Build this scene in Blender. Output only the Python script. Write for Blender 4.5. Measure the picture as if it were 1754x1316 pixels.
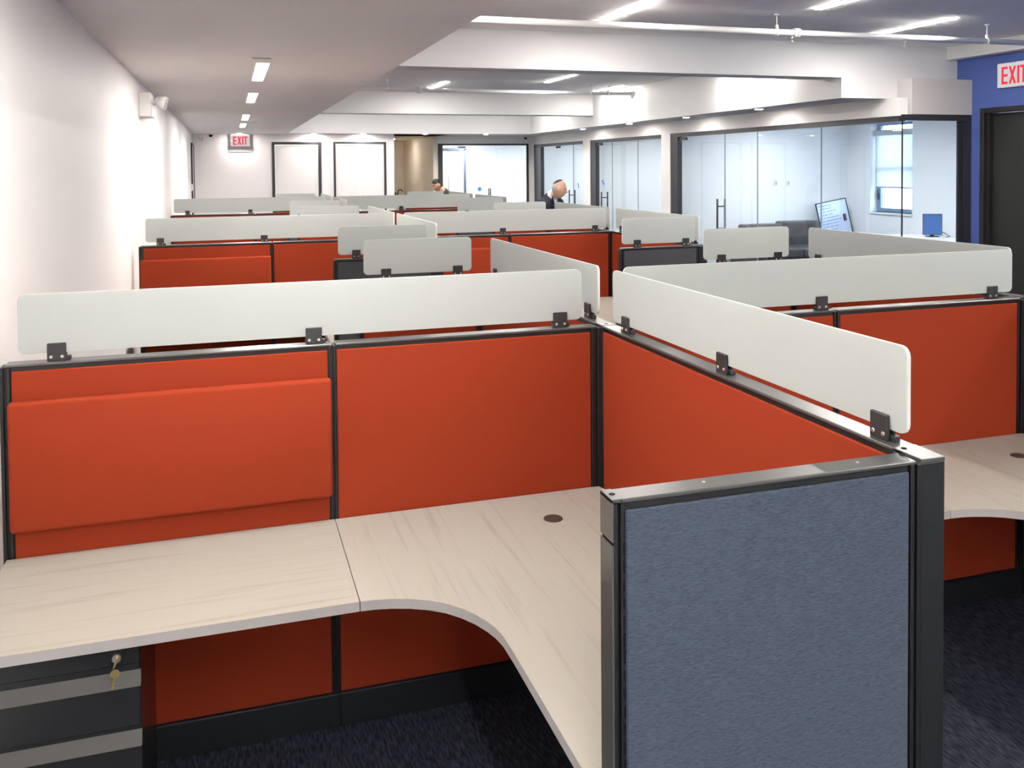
import bpy, bmesh, math, random
from mathutils import Matrix, Vector

for o in list(bpy.data.objects):
    bpy.data.objects.remove(o)
random.seed(7)
SC = bpy.context.scene
COL = SC.collection
PI = math.pi

# ------------------------------------------------------------------ camera
EYE = Vector((0.0, 0.0, 1.95))
YAW, PITCH, ROLL = 0.3066, -0.0296, -0.0083
fwd = Vector((math.sin(YAW) * math.cos(PITCH), math.cos(YAW) * math.cos(PITCH), math.sin(PITCH)))
rgt = Vector((math.cos(YAW), -math.sin(YAW), 0.0))
upv = rgt.cross(fwd)
rgt, upv = rgt * math.cos(ROLL) + upv * math.sin(ROLL), upv * math.cos(ROLL) - rgt * math.sin(ROLL)
cam = bpy.data.cameras.new('camera')
cam.sensor_width = 36.0
cam.lens = 1531.09 / 1754.0 * 36.0
cam.shift_y = (331.07 - 658.0) / 1754.0
cam.clip_start = 0.05
cam_ob = bpy.data.objects.new('camera', cam)
COL.objects.link(cam_ob)
cam_ob.matrix_world = Matrix(((rgt.x, upv.x, -fwd.x, EYE.x), (rgt.y, upv.y, -fwd.y, EYE.y),
                              (rgt.z, upv.z, -fwd.z, EYE.z), (0, 0, 0, 1)))
SC.camera = cam_ob

# ------------------------------------------------------------------ light levels, world, exposure
W_LINEAR = 98.0      # radiance of the recessed linear lights of the high ceiling
W_SOFFIT = 84.0       # the linear lights of the low ceiling
W_DOWN = 240.0        # round downlights
W_OFFICE = 44.0       # added office ceiling panels, out of view
world = bpy.data.worlds.new('world')
SC.world = world
world.use_nodes = True
nt = world.node_tree
nt.nodes.clear()
out = nt.nodes.new('ShaderNodeOutputWorld')
bg = nt.nodes.new('ShaderNodeBackground')
sky = nt.nodes.new('ShaderNodeTexSky')
sky.sky_type = 'NISHITA'
sky.sun_disc = False
sky.sun_elevation = math.radians(48)
sky.sun_rotation = math.radians(200)
bg.inputs['Strength'].default_value = 1.15
nt.links.new(sky.outputs[0], bg.inputs[0])
nt.links.new(bg.outputs[0], out.inputs[0])
vs = SC.view_settings
vs.view_transform = 'Standard'
vs.look = 'None'
vs.gamma = 1.0
vs.use_curve_mapping = False
vs.exposure = 0.98
SC.display_settings.display_device = 'sRGB'
cy = SC.cycles
cy.use_denoising = True
cy.max_bounces = 12
cy.diffuse_bounces = 7
cy.transparent_max_bounces = 24
cy.caustics_reflective = False
cy.caustics_refractive = False


# ------------------------------------------------------------------ materials
def mat(name, col, rough=0.6, metal=0.0, spec=0.5, sheen=0.0):
    m = bpy.data.materials.new(name)
    m.use_nodes = True
    b = m.node_tree.nodes['Principled BSDF']
    b.inputs['Base Color'].default_value = (*col, 1)
    b.inputs['Roughness'].default_value = rough
    b.inputs['Metallic'].default_value = metal
    b.inputs['Specular IOR Level'].default_value = spec
    if sheen:
        b.inputs['Sheen Weight'].default_value = sheen
    return m


def grain(m, c1, c2, scale=(1, 1, 1), nscale=20.0, detail=4.0, lo=0.35, hi=0.65, bump=0.0, rot=0.0):
    """mix two colours with a stretched noise in object space, optional bump"""
    t = m.node_tree
    b = t.nodes['Principled BSDF']
    tc = t.nodes.new('ShaderNodeTexCoord')
    mp = t.nodes.new('ShaderNodeMapping')
    mp.inputs['Scale'].default_value = scale
    mp.inputs['Rotation'].default_value = (0, 0, rot)
    n = t.nodes.new('ShaderNodeTexNoise')
    n.inputs['Scale'].default_value = nscale
    n.inputs['Detail'].default_value = detail
    r = t.nodes.new('ShaderNodeMapRange')
    r.inputs['From Min'].default_value = lo
    r.inputs['From Max'].default_value = hi
    mx = t.nodes.new('ShaderNodeMix')
    mx.data_type = 'RGBA'
    mx.inputs[6].default_value = (*c1, 1)
    mx.inputs[7].default_value = (*c2, 1)
    t.links.new(tc.outputs['Object'], mp.inputs['Vector'])
    t.links.new(mp.outputs[0], n.inputs['Vector'])
    t.links.new(n.outputs['Fac'], r.inputs['Value'])
    t.links.new(r.outputs[0], mx.inputs[0])
    t.links.new(mx.outputs[2], b.inputs['Base Color'])
    if bump:
        bp = t.nodes.new('ShaderNodeBump')
        bp.inputs['Strength'].default_value = bump
        bp.inputs['Distance'].default_value = 0.002
        t.links.new(n.outputs['Fac'], bp.inputs['Height'])
        t.links.new(bp.outputs[0], b.inputs['Normal'])
    return m


def emit(name, col, strength):
    m = bpy.data.materials.new(name)
    m.use_nodes = True
    t = m.node_tree
    t.nodes.clear()
    o = t.nodes.new('ShaderNodeOutputMaterial')
    e = t.nodes.new('ShaderNodeEmission')
    e.inputs[0].default_value = (*col, 1)
    e.inputs[1].default_value = strength
    t.links.new(e.outputs[0], o.inputs[0])
    return m


def frosted(name, col):
    m = bpy.data.materials.new(name)
    m.use_nodes = True
    t = m.node_tree
    t.nodes.clear()
    o = t.nodes.new('ShaderNodeOutputMaterial')
    d = t.nodes.new('ShaderNodeBsdfDiffuse')
    tr = t.nodes.new('ShaderNodeBsdfTranslucent')
    g = t.nodes.new('ShaderNodeBsdfGlossy')
    g.inputs['Roughness'].default_value = 0.35
    d.inputs[0].default_value = (*col, 1)
    tr.inputs[0].default_value = (*col, 1)
    a = t.nodes.new('ShaderNodeMixShader')
    a.inputs[0].default_value = 0.5
    b = t.nodes.new('ShaderNodeMixShader')
    b.inputs[0].default_value = 0.05
    t.links.new(d.outputs[0], a.inputs[1])
    t.links.new(tr.outputs[0], a.inputs[2])
    t.links.new(a.outputs[0], b.inputs[1])
    t.links.new(g.outputs[0], b.inputs[2])
    t.links.new(b.outputs[0], o.inputs[0])
    return m


def clearglass(name, tint):
    m = bpy.data.materials.new(name)
    m.use_nodes = True
    t = m.node_tree
    t.nodes.clear()
    o = t.nodes.new('ShaderNodeOutputMaterial')
    tr = t.nodes.new('ShaderNodeBsdfTransparent')
    tr.inputs[0].default_value = (*tint, 1)
    g = t.nodes.new('ShaderNodeBsdfGlossy')
    g.inputs['Roughness'].default_value = 0.0
    f = t.nodes.new('ShaderNodeLayerWeight')
    f.inputs['Blend'].default_value = 0.5
    pw = t.nodes.new('ShaderNodeMath')
    pw.operation = 'POWER'
    pw.inputs[1].default_value = 5.0
    mr = t.nodes.new('ShaderNodeMapRange')
    mr.inputs['To Min'].default_value = 0.03
    mr.inputs['To Max'].default_value = 0.75
    t.links.new(f.outputs['Facing'], pw.inputs[0])
    t.links.new(pw.outputs[0], mr.inputs['Value'])
    mx = t.nodes.new('ShaderNodeMixShader')
    t.links.new(mr.outputs[0], mx.inputs[0])
    t.links.new(tr.outputs[0], mx.inputs[1])
    t.links.new(g.outputs[0], mx.inputs[2])
    t.links.new(mx.outputs[0], o.inputs[0])
    return m


M = {}
M['wall'] = mat('white_wall_paint', (0.83, 0.81, 0.79), 0.55)
M['farwall'] = mat('pinkish_wall_paint', (0.86, 0.82, 0.82), 0.6)
M['beige'] = mat('beige_wall_paint', (0.80, 0.74, 0.64), 0.6)
M['ceil'] = mat('ceiling_paint', (0.95, 0.935, 0.915), 0.7)
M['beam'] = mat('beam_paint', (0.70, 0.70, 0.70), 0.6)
M['officewall'] = mat('office_wall_paint', (0.84, 0.86, 0.88), 0.6)
M['blue'] = mat('blue_wall_paint', (0.070, 0.118, 0.37), 0.55)
M['carpet'] = grain(mat('navy_carpet', (0.02, 0.02, 0.03), 0.95, 0, 0.1), (0.018, 0.022, 0.034), (0.065, 0.075, 0.105),
                    (9, 1.6, 1), 14.0, 8.0, 0.36, 0.68, 0.6)
M['orange'] = grain(mat('orange_fabric', (0.5, 0.09, 0.03), 0.9, 0, 0.08), (0.248, 0.0325, 0.0122), (0.278, 0.0375, 0.0150),
                    (1, 1, 1), 900.0, 2.0, 0.3, 0.7, 0.25)
M['slate'] = grain(mat('slate_fabric', (0.09, 0.11, 0.15), 0.9, 0, 0.2), (0.024, 0.034, 0.053), (0.084, 0.106, 0.146),
                   (30, 30, 270), 3.0, 4.0, 0.20, 0.80, 0.3)
M['grey'] = grain(mat('charcoal_fabric', (0.06, 0.06, 0.065), 0.9, 0, 0.2), (0.055, 0.055, 0.062), (0.085, 0.085, 0.095),
                  (60, 60, 400), 3.0, 4.0, 0.3, 0.7, 0.3)
M['frame'] = mat('black_frame_paint', (0.006, 0.007, 0.0085), 0.45, 0, 0.5)
M['cap'] = mat('satin_cap_metal', (0.10, 0.10, 0.098), 0.30, 0.45, 0.8)
M['base'] = mat('base_cover_metal', (0.009, 0.011, 0.015), 0.45, 0, 0.5)
M['dark'] = mat('black_recess', (0.004, 0.004, 0.005), 0.8, 0, 0.2)
M['frost'] = frosted('frosted_glass', (0.615, 0.645, 0.63))
M['clip'] = mat('black_clip_plastic', (0.022, 0.021, 0.022), 0.45)
M['steel'] = mat('bright_steel', (0.7, 0.68, 0.64), 0.3, 1.0)
M['woodx'] = grain(mat('pale_laminate_lengthwise', (0.7, 0.6, 0.5), 0.42, 0, 0.35), (0.262, 0.243, 0.210), (0.318, 0.304, 0.265),
                   (0.6, 15, 1), 3.0, 6.0, 0.26, 0.46, 0.0)
M['woody'] = grain(mat('pale_laminate_crosswise', (0.7, 0.6, 0.5), 0.42, 0, 0.35), (0.262, 0.243, 0.210), (0.318, 0.304, 0.265),
                   (15, 0.6, 1), 3.0, 6.0, 0.26, 0.46, 0.0, 0.06)
M['band'] = mat('laminate_edge_band', (0.35, 0.335, 0.33), 0.5)
M['brown'] = mat('brown_plastic', (0.045, 0.028, 0.026), 0.5)
M['file'] = grain(mat('charcoal_steel', (0.04, 0.04, 0.042), 0.25, 0.35, 0.6), (0.022, 0.0235, 0.026), (0.027, 0.0285, 0.031), (1, 1, 1), 300, 2)
M['lip'] = mat('grey_pull_metal', (0.075, 0.072, 0.068), 0.45, 0.2)
M['brass'] = mat('brass', (0.62, 0.46, 0.18), 0.35, 1.0)
M['ofr'] = mat('dark_door_frame', (0.030, 0.026, 0.028), 0.45)
M['gfr'] = mat('dark_glazing_frame', (0.035, 0.036, 0.042), 0.4, 0.2)
M['bdoor'] = mat('black_door_leaf', (0.012, 0.0125, 0.012), 0.5)
M['glass'] = clearglass('clear_glass', (0.962, 0.981, 0.988))
M['edge'] = mat('glass_joint', (0.25, 0.33, 0.36), 0.3)
M['white'] = mat('white_plastic', (0.82, 0.81, 0.79), 0.4)
M['leaf'] = mat('white_door_leaf', (0.80, 0.765, 0.755), 0.5)
M['plate'] = mat('grey_backplate', (0.48, 0.47, 0.45), 0.6)
M['exitface'] = emit('exit_face', (0.95, 0.88, 0.87), 0.36)
M['exitred'] = emit('exit_red', (0.95, 0.05, 0.09), 0.50)
M['lin'] = emit('linear_diffuser', (1.0, 0.945, 0.885), W_LINEAR)
M['lin2'] = emit('low_linear_diffuser', (1.0, 0.945, 0.885), W_SOFFIT)
M['down'] = emit('downlight_lens', (1.0, 0.92, 0.86), W_DOWN)
M['panel'] = emit('added_office_lens', (0.90, 0.955, 1.0), W_OFFICE)
M['pipe'] = mat('white_pipe_paint', (0.80, 0.79, 0.77), 0.35)
M['leather'] = grain(mat('grey_leather', (0.1, 0.1, 0.1), 0.35), (0.050, 0.050, 0.053), (0.085, 0.085, 0.09), (1, 1, 1), 6.0)
M['tape'] = mat('blue_tape', (0.02, 0.30, 0.85), 0.6)
M['board'] = mat('whiteboard', (0.56, 0.66, 0.84), 0.25)
M['ink'] = mat('blue_ink', (0.05, 0.09, 0.25), 0.6)
M['screen'] = mat('monitor_screen', (0.07, 0.16, 0.42), 0.25)
M['skin'] = mat('skin', (0.62, 0.36, 0.25), 0.5)
M['suit'] = mat('navy_suit', (0.014, 0.016, 0.034), 0.8)
M['shirt'] = mat('pale_shirt', (0.62, 0.66, 0.80), 0.7)
M['greyhair'] = mat('grey_hair', (0.42, 0.40, 0.37), 0.8)
M['darkhair'] = mat('dark_hair', (0.018, 0.013, 0.010), 0.6)
M['tee'] = mat('olive_tee', (0.035, 0.037, 0.028), 0.85)
M['jeans'] = mat('dark_trousers', (0.02, 0.024, 0.04), 0.8)
M['shoe'] = mat('black_shoe', (0.012, 0.011, 0.011), 0.4)
M['eye'] = mat('eye', (0.03, 0.02, 0.015), 0.2)
M['lips'] = mat('lips', (0.45, 0.18, 0.15), 0.5)
M['leafgreen'] = mat('tree_leaf', (0.10, 0.22, 0.06), 0.7)
M['bark'] = mat('bark', (0.12, 0.08, 0.05), 0.9)
M['ground'] = mat('pavement', (0.35, 0.35, 0.34), 0.9)


def cloth(name, tr, col):
    ms = bpy.data.materials.new(name)
    ms.use_nodes = True
    _t = ms.node_tree
    _t.nodes.clear()
    _o = _t.nodes.new('ShaderNodeOutputMaterial')
    _d = _t.nodes.new('ShaderNodeBsdfDiffuse')
    _d.inputs[0].default_value = (0.85, 0.86, 0.87, 1)
    _s = _t.nodes.new('ShaderNodeBsdfTranslucent')
    _s.inputs[0].default_value = (*col, 1)
    _m = _t.nodes.new('ShaderNodeMixShader')
    _m.inputs[0].default_value = tr
    _t.links.new(_d.outputs[0], _m.inputs[1])
    _t.links.new(_s.outputs[0], _m.inputs[2])
    _t.links.new(_m.outputs[0], _o.inputs[0])
    return ms


M['shade'] = cloth('roller_shade_fabric', 0.6, (0.85, 0.87, 0.90))
M['sheer'] = cloth('added_shade_fabric', 0.95, (0.95, 0.90, 0.82))  # for the added windows behind the camera, spreads their daylight


# ------------------------------------------------------------------ mesh helpers
def box(bm, x0, x1, y0, y1, z0, z1, bev=0.0, seg=1, mi=0):
    r = bmesh.ops.create_cube(bm, size=1.0)
    vs_ = r['verts']
    for v in vs_:
        v.co = Vector((x0 + (v.co.x + .5) * (x1 - x0), y0 + (v.co.y + .5) * (y1 - y0), z0 + (v.co.z + .5) * (z1 - z0)))
    fs = {f for v in vs_ for f in v.link_faces}
    for f in fs:
        f.material_index = mi
    if bev:
        es = list({e for v in vs_ for e in v.link_edges})
        rr = bmesh.ops.bevel(bm, geom=es, offset=bev, segments=seg, profile=0.5, affect='EDGES')
        for f in rr['faces']:
            f.material_index = mi
    return bm


def cyl(bm, p0, p1, r0, r1=None, seg=16, caps=True, mi=0):
    p0, p1 = Vector(p0), Vector(p1)
    d = p1 - p0
    q = d.to_track_quat('Z', 'Y').to_matrix().to_4x4()
    n0 = len(bm.faces)
    r = bmesh.ops.create_cone(bm, cap_ends=caps, segments=seg, radius1=r0, radius2=r0 if r1 is None else r1,
                              depth=d.length, matrix=Matrix.Translation((p0 + p1) / 2) @ q)
    for v in r['verts']:
        for f in v.link_faces:
            f.material_index = mi
            f.smooth = len(f.verts) == 4
    return bm


def ball(bm, c, r, sx=1, sy=1, sz=1, seg=16, rings=10, mi=0):
    rr = bmesh.ops.create_uvsphere(bm, u_segments=seg, v_segments=rings, radius=r,
                                   matrix=Matrix.Translation(c) @ Matrix.Diagonal((sx, sy, sz, 1)))
    for v in rr['verts']:
        for f in v.link_faces:
            f.material_index = mi
            f.smooth = True
    return bm


def prism(bm, pts, z0, z1, mi_top=0, mi_side=1):
    """extrude a plan outline (counter-clockwise) from z0 to z1"""
    a = [bm.verts.new((x, y, z0)) for x, y in pts]
    b = [bm.verts.new((x, y, z1)) for x, y in pts]
    n = len(pts)
    f = bm.faces.new(b)
    f.material_index = mi_top
    f = bm.faces.new(a[::-1])
    f.material_index = mi_side
    for i in range(n):
        f = bm.faces.new((a[i], a[(i + 1) % n], b[(i + 1) % n], b[i]))
        f.material_index = mi_side
    return bm


def mesh(bm, name, mats):
    me = bpy.data.meshes.new(name)
    bmesh.ops.recalc_face_normals(bm, faces=bm.faces)
    bm.to_mesh(me)
    bm.free()
    for m in (mats if isinstance(mats, (list, tuple)) else [mats]):
        me.materials.append(m)
    return me


def obj(name, bm, mats, parent=None, loc=(0, 0, 0), rz=0.0):
    me = bm if isinstance(bm, bpy.types.Mesh) else mesh(bm, name, mats)
    o = bpy.data.objects.new(name, me)
    COL.objects.link(o)
    o.location = loc
    o.rotation_euler = (0, 0, rz)
    if parent is not None:
        o.parent = parent
    return o


def B(*a, **k):
    return box(bmesh.new(), *a, **k)


def tag(o, label, cat, group=None, kind=None):
    o['label'] = label
    o['category'] = cat
    if group:
        o['group'] = group
    if kind:
        o['kind'] = kind
    return o


def thing(name, label, cat, loc=(0, 0, 0), rz=0.0, group=None, kind=None):
    o = bpy.data.objects.new(name, None)
    o.empty_display_size = 0.1
    COL.objects.link(o)
    o.location = loc
    o.rotation_euler = (0, 0, rz)
    return tag(o, label, cat, group, kind)


def struct(name, bm, mats, label, cat):
    return tag(obj(name, bm, mats), label, cat, None, 'structure')


# ------------------------------------------------------------------ the shell
XL, XG, XB, XE = -0.74, 7.60, 8.60, 11.40      # left wall, office glass line, blue wall, outside wall
ZC, ZH, ZS = 2.73, 3.37, 2.73                  # low ceiling, high ceiling, soffits
YB = -3.6                                      # wall behind the camera
struct('floor', B(XL - .2, XE + .2, YB - .2, 26.3, -0.10, 0.0), M['carpet'],
       'dark navy streaked carpet under the cubicles', 'floor')
struct('wall_left', B(XL - .15, XL, YB, 20.70, 0, 3.5), M['wall'],
       'long plain white wall on the left of the cubicles', 'wall')
FW = ((0.2, 2.2), (2.9, 4.9), (5.6, 7.6))  # openings of the added windows, out of view
bm = bmesh.new()
xp = XL - .15
for a, b in FW:
    box(bm, xp, a, YB - .15, YB, .85, 2.60)
    xp = b
box(bm, xp, XB + .15, YB - .15, YB, .85, 2.60)
box(bm, XL - .15, XB + .15, YB - .15, YB, 0, .85)
box(bm, XL - .15, XB + .15, YB - .15, YB, 2.60, 3.5)
struct('wall_front', bm, M['wall'], 'white street wall with added shaded windows behind the viewpoint', 'wall')
struct('ceiling', B(XL - .15, XB + .2, YB, 22.0, ZH, ZH + .15), M['ceil'], 'high white ceiling between the beams', 'ceiling')
struct('trim_1', B(XL, 1.25, YB, 20.70, ZC, ZH), M['ceil'],
       'long low dropped ceiling along the left white wall', 'soffit')
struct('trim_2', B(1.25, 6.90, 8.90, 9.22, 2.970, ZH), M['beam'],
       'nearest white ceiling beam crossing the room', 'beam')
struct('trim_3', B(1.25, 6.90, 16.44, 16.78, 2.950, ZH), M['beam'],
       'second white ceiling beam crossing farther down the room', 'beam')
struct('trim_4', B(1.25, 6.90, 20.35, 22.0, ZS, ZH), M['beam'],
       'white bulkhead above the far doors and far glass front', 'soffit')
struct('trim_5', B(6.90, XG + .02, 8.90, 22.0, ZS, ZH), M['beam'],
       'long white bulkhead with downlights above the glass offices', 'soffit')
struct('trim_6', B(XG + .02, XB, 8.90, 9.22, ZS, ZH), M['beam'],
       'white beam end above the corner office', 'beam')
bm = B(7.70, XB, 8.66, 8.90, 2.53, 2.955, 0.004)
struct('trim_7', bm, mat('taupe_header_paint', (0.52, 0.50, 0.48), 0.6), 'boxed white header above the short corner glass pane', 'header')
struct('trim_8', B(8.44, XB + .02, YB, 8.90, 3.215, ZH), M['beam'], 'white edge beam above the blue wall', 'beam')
bm = bmesh.new()
box(bm, XG - .06, XG + .08, 8.70, 22.0, 2.515, ZS)
for y0, y1 in ((14.42, 14.76), (18.15, 18.55), (21.93, 22.0)):
    box(bm, XG - .06, XG + .08, y0, y1, 0, 2.515)
struct('wall_right', bm, M['wall'], 'white header and piers around the glass office fronts', 'wall')
bm = bmesh.new()
box(bm, XB, XB + .15, 8.52, 8.90, 0, 3.5)
box(bm, XB, XB + .15, YB, 7.40, 0, 3.5)
box(bm, XB, XB + .15, 7.40, 8.52, 2.60, 3.5)
struct('wall_blue', bm, M['blue'], 'deep blue wall around the dark door at right', 'wall')
# far left wall with two door openings
D1, D2 = (0.925, 2.010), (2.285, 3.490)
bm = bmesh.new()
YF = 20.70
for x0, x1 in ((XL - .15, D1[0]), (D1[1], D2[0]), (D2[1], 3.68)):
    box(bm, x0, x1, YF, YF + .14, 0, 2.55)
box(bm, XL - .15, 3.68, YF, YF + .14, 2.55, 2.9)
struct('wall_back', bm, M['farwall'], 'pale pinkish far wall holding two framed white doors', 'wall')
bm = bmesh.new()
box(bm, 3.56, 3.68, YF + .14, 26.0, 0, 2.9)
box(bm, 3.56, 4.98, 26.0, 26.12, 0, 2.9)
box(bm, 4.90, 5.02, 22.0, 26.0, 0, 2.9)
struct('wall_passage', bm, M['beige'], 'beige walls of the recess beyond the far doors', 'wall')
struct('trim_9', B(3.56, 5.02, 20.84, 26.12, ZC, ZC + .1), M['beige'], 'ceiling of the beige recess', 'ceiling')
bm = bmesh.new()
box(bm, 5.02, 7.60, 22.0, 22.10, 2.545, 2.9)
box(bm, 7.42, 7.60, 22.0, 22.10, 0, 2.545)
struct('wall_far', bm, M['wall'], 'white header above the far glass front', 'wall')
# office shells
bm = bmesh.new()
box(bm, XG + .08, XE, 14.52, 14.66, 0, ZC)
box(bm, XG + .08, XE, 18.28, 18.42, 0, ZC)
box(bm, XG, XE, 22.0, 22.12, 0, ZC)
struct('wall_partition', bm, M['officewall'], 'white dividing walls between the glass offices', 'wall')
bm = bmesh.new()
WY0, WY1, WZ0, WZ1 = 12.80, 13.87, 1.06, 2.70
box(bm, XE, XE + .25, 8.86, WY0, 0, 2.9)
box(bm, XE, XE + .25, WY1, 26.1, 0, 2.9)
box(bm, XE, XE + .25, WY0, WY1, 0, WZ0)
box(bm, XE, XE + .25, WY0, WY1, WZ1, 2.9)
box(bm, XB + .15, XE + .25, 8.74, 8.86, 0, 2.9)
box(bm, 5.02, XE, 25.4, 25.52, 0, 2.9)
struct('wall_outside', bm, M['officewall'], 'white office wall with the shaded window', 'wall')
struct('trim_10', B(XG + .08, XE + .25, 9.22, 26.1, ZC, ZC + .12), M['officewall'], 'white ceiling inside the glass offices', 'ceiling')
struct('trim_11', B(5.02, XG + .08, 22.1, 26.1, ZC, ZC + .12), M['officewall'], 'white ceiling inside the far glass room', 'ceiling')


# ------------------------------------------------------------------ glazed fronts and doors
def pull(parent, x, y, z0=0.72, z1=1.40, along='y', gap=0.07):
    h = bpy.data.objects.new('pull_handle', None)
    bm = bmesh.new()
    for s in (-1, 1):
        a = (x + s * gap, y) if along == 'y' else (x, y + s * gap)
        cyl(bm, (*a, z0), (*a, z1), 0.016, seg=10)
    for z in (z0 + .20, z1 - .12):
        if along == 'y':
            cyl(bm, (x - gap, y, z), (x + gap, y, z), 0.011, seg=8)
        else:
            cyl(bm, (x, y - gap, z), (x, y + gap, z), 0.011, seg=8)
    bpy.data.objects.remove(h)
    return obj('pull_handle', bm, M['gfr'], parent)


def front_y(name, label, y0, y1, door, joints, hinge_far=True):
    """glazed front along Y at XG between y0 < y1; door = (a, b) span; joints = pane edges"""
    w = thing(name, label, 'window', (XG, (y0 + y1) / 2, 0), 0, None, 'structure')
    oy = -(y0 + y1) / 2
    bm = bmesh.new()
    box(bm, -.045, .045, y0 + oy, y1 + oy, 2.45, 2.515)
    box(bm, -.045, .045, y1 + oy - .05, y1 + oy, 0, 2.45)
    if y0 > 9:
        box(bm, -.045, .045, y0 + oy, y0 + oy + .03, 0, 2.45)
    box(bm, -.03, .03, y0 + oy, y1 + oy, 0, .06)
    obj('frame', bm, M['gfr'], w)
    ed = sorted([door[0]] + joints)
    lo = y0 + (.03 if y0 > 9 else .005)
    prev = lo
    for e in ed:
        if e - prev > .05:
            obj('pane', B(-.006, .006, prev + oy + .004, e + oy - .004, .06, 2.45), M['glass'], w)
            obj('glass_joint', B(-.007, .007, e + oy - .005, e + oy + .005, .06, 2.45), M['edge'], w)
        prev = e
    if y1 - .05 - door[1] > .05:
        obj('pane', B(-.006, .006, door[1] + oy, y1 + oy - .05, .06, 2.45), M['glass'], w)
    return w


def glass_door(name, label, a, b, hy):
    d = thing(name, label, 'door', (XG, (a + b) / 2, 0), 0, None, 'structure')
    h = (b - a) / 2
    obj('pane', B(-.006, .006, -h + .008, h - .01, .02, 2.44), M['glass'], d)
    obj('door_post', B(-.04, .04, h - .30, h - .012, 0.02, 2.45), M['gfr'], d) if False else None
    bm = B(-.02, .02, h - .24, h - .01, 2.39, 2.44)
    box(bm, -.02, .02, h - .24, h - .01, .02, .07)
    obj('pivot_hinge', bm, M['gfr'], d)
    pull(d, 0, hy - (a + b) / 2)
    return d


front_y('window_1', 'dark framed glass office front nearest the far corner', 18.55, 21.93, (19.28, 20.40), [])
glass_door('door_1', 'glass door behind the man in the navy jacket', 19.28, 20.40, 19.38)
front_y('window_2', 'dark framed glass office front in the middle of the right wall', 14.76, 18.15, (17.08, 17.86), [15.86])
glass_door('door_2', 'glass door of the middle office with a long pull handle', 17.08, 17.86, 17.50)
w3 = front_y('window_3', 'widest dark framed glass office front beside the blue wall', 8.70, 14.42, (12.66, 14.16), [11.73, 10.21])
glass_door('door_3', 'glass door of the widest office with ladder pull', 12.66, 14.16, 12.78)
# inner jamb slabs seen beside the doors
for y0, y1, nm in ((21.42, 21.88, w3), (17.87, 18.10, w3), (14.17, 14.37, w3)):
    obj('jamb_post', B(-.045, .045, y0 - 11.56, y1 - 11.56, 0, 2.45), M['gfr'], nm)
# short return pane
w4 = thing('window_4', 'short glass return pane meeting the blue wall', 'window', (8.1, 8.70, 0), 0, None, 'structure')
bm = B(-.52, .498, -.03, .03, 2.46, 2.53)
box(bm, .40, .498, -.03, .03, 0, 2.46)
box(bm, .33, .395, .0, .03, 0, 2.46)
box(bm, -.50, .40, -.02, .02, 0, .06)
obj('frame', bm, M['gfr'], w4)
obj('pane', B(-.49, .40, -.006, .006, .06, 2.46), M['glass'], w4)
obj('glass_joint', B(-.505, -.492, -.008, .006, .06, 2.46), M['gfr'], w4)
# far glazed front
w5 = thing('window_5', 'bright far glass front with a door facing the room', 'window', (6.2, 22.02, 0), 0, None, 'structure')
bm = B(-1.18, 1.22, -.03, .03, 2.50, 2.545)
box(bm, -1.18, -1.06, -.03, .03, 0, 2.50)
box(bm, 1.17, 1.22, -.03, .03, 0, 2.50)
obj('frame', bm, M['gfr'], w5)
obj('pane', B(-1.06, .13, -.006, .006, .03, 2.50), M['glass'], w5)
obj('pane', B(.14, 1.17, -.006, .006, .03, 2.50), M['glass'], w5)
obj('glass_joint', B(-.915, -.905, -.008, .008, .03, 2.50), M['edge'], w5)
pull(w5, .17, 0, .72, 1.40, 'x')
obj('door_closer', B(-.66, -.46, -.05, .0, 2.43, 2.48, .006), M['plate'], w5)
dd = thing('door_4', 'thin framed white inner door behind the far glass front', 'door', (5.6, 23.2, 0), 0, None, 'structure')
bm = B(-.45, -.40, -.05, .05, 0, 2.44)
box(bm, .40, .45, -.05, .05, 0, 2.44)
box(bm, -.45, .45, -.05, .05, 2.40, 2.46)
obj('frame', bm, mat('slate_frame', (.12, .15, .22), .5), dd)
obj('leaf', B(-.40, .40, -.02, .02, .01, 2.40), M['leaf'], dd)


def framed_door(name, label, x0, x1, y, top, wf, leaves):
    d = thing(name, label, 'door', ((x0 + x1) / 2, y, 0), 0, None, 'structure')
    h = (x1 - x0) / 2
    bm = B(-h, -h + wf, -.03, .10, 0, top, .003)
    box(bm, h - wf, h, -.03, .10, 0, top, .003)
    box(bm, -h + wf, h - wf, -.03, .10, top - wf, top, .003)
    obj('frame', bm, M['ofr'], d)
    n = leaves
    ww = (2 * h - 2 * wf) / n
    for i in range(n):
        obj('leaf', B(-h + wf + i * ww + .004, -h + wf + (i + 1) * ww - .004, .0, .04, .012, top - wf - .006, .003), M['leaf'], d)
        obj('lever_handle', B(-h + wf + i * ww + (.07 if i else ww - .16), -h + wf + i * ww + (.16 if i else ww - .07), -.05, .0, 1.0, 1.03, .004),
            M['steel'], d)
    return d


framed_door('door_5', 'single white door in a thick dark frame on the far wall', D1[0], D1[1], YF, 2.55, .065, 1)
framed_door('door_6', 'double white doors in a slim dark frame on the far wall', D2[0], D2[1], YF, 2.55, .045, 2)
# side door on the left wall next to the far corner
d = thing('door_7', 'dark framed door seen edge on at the far end of the left wall', 'door', (XL, 20.1, 0), 0, None, 'structure')
bm = B(0, .035, -.52, -.46, 0, 2.5)
box(bm, 0, .035, .40, .46, 0, 2.5)
box(bm, 0, .035, -.46, .40, 2.44, 2.5)
obj('frame', bm, M['ofr'], d)
obj('leaf', B(.002, .015, -.46, .40, .01, 2.44), M['leaf'], d)
obj('lever_handle', B(.015, .06, -.42, -.32, 1.0, 1.03, .004), M['steel'], d)
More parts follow.
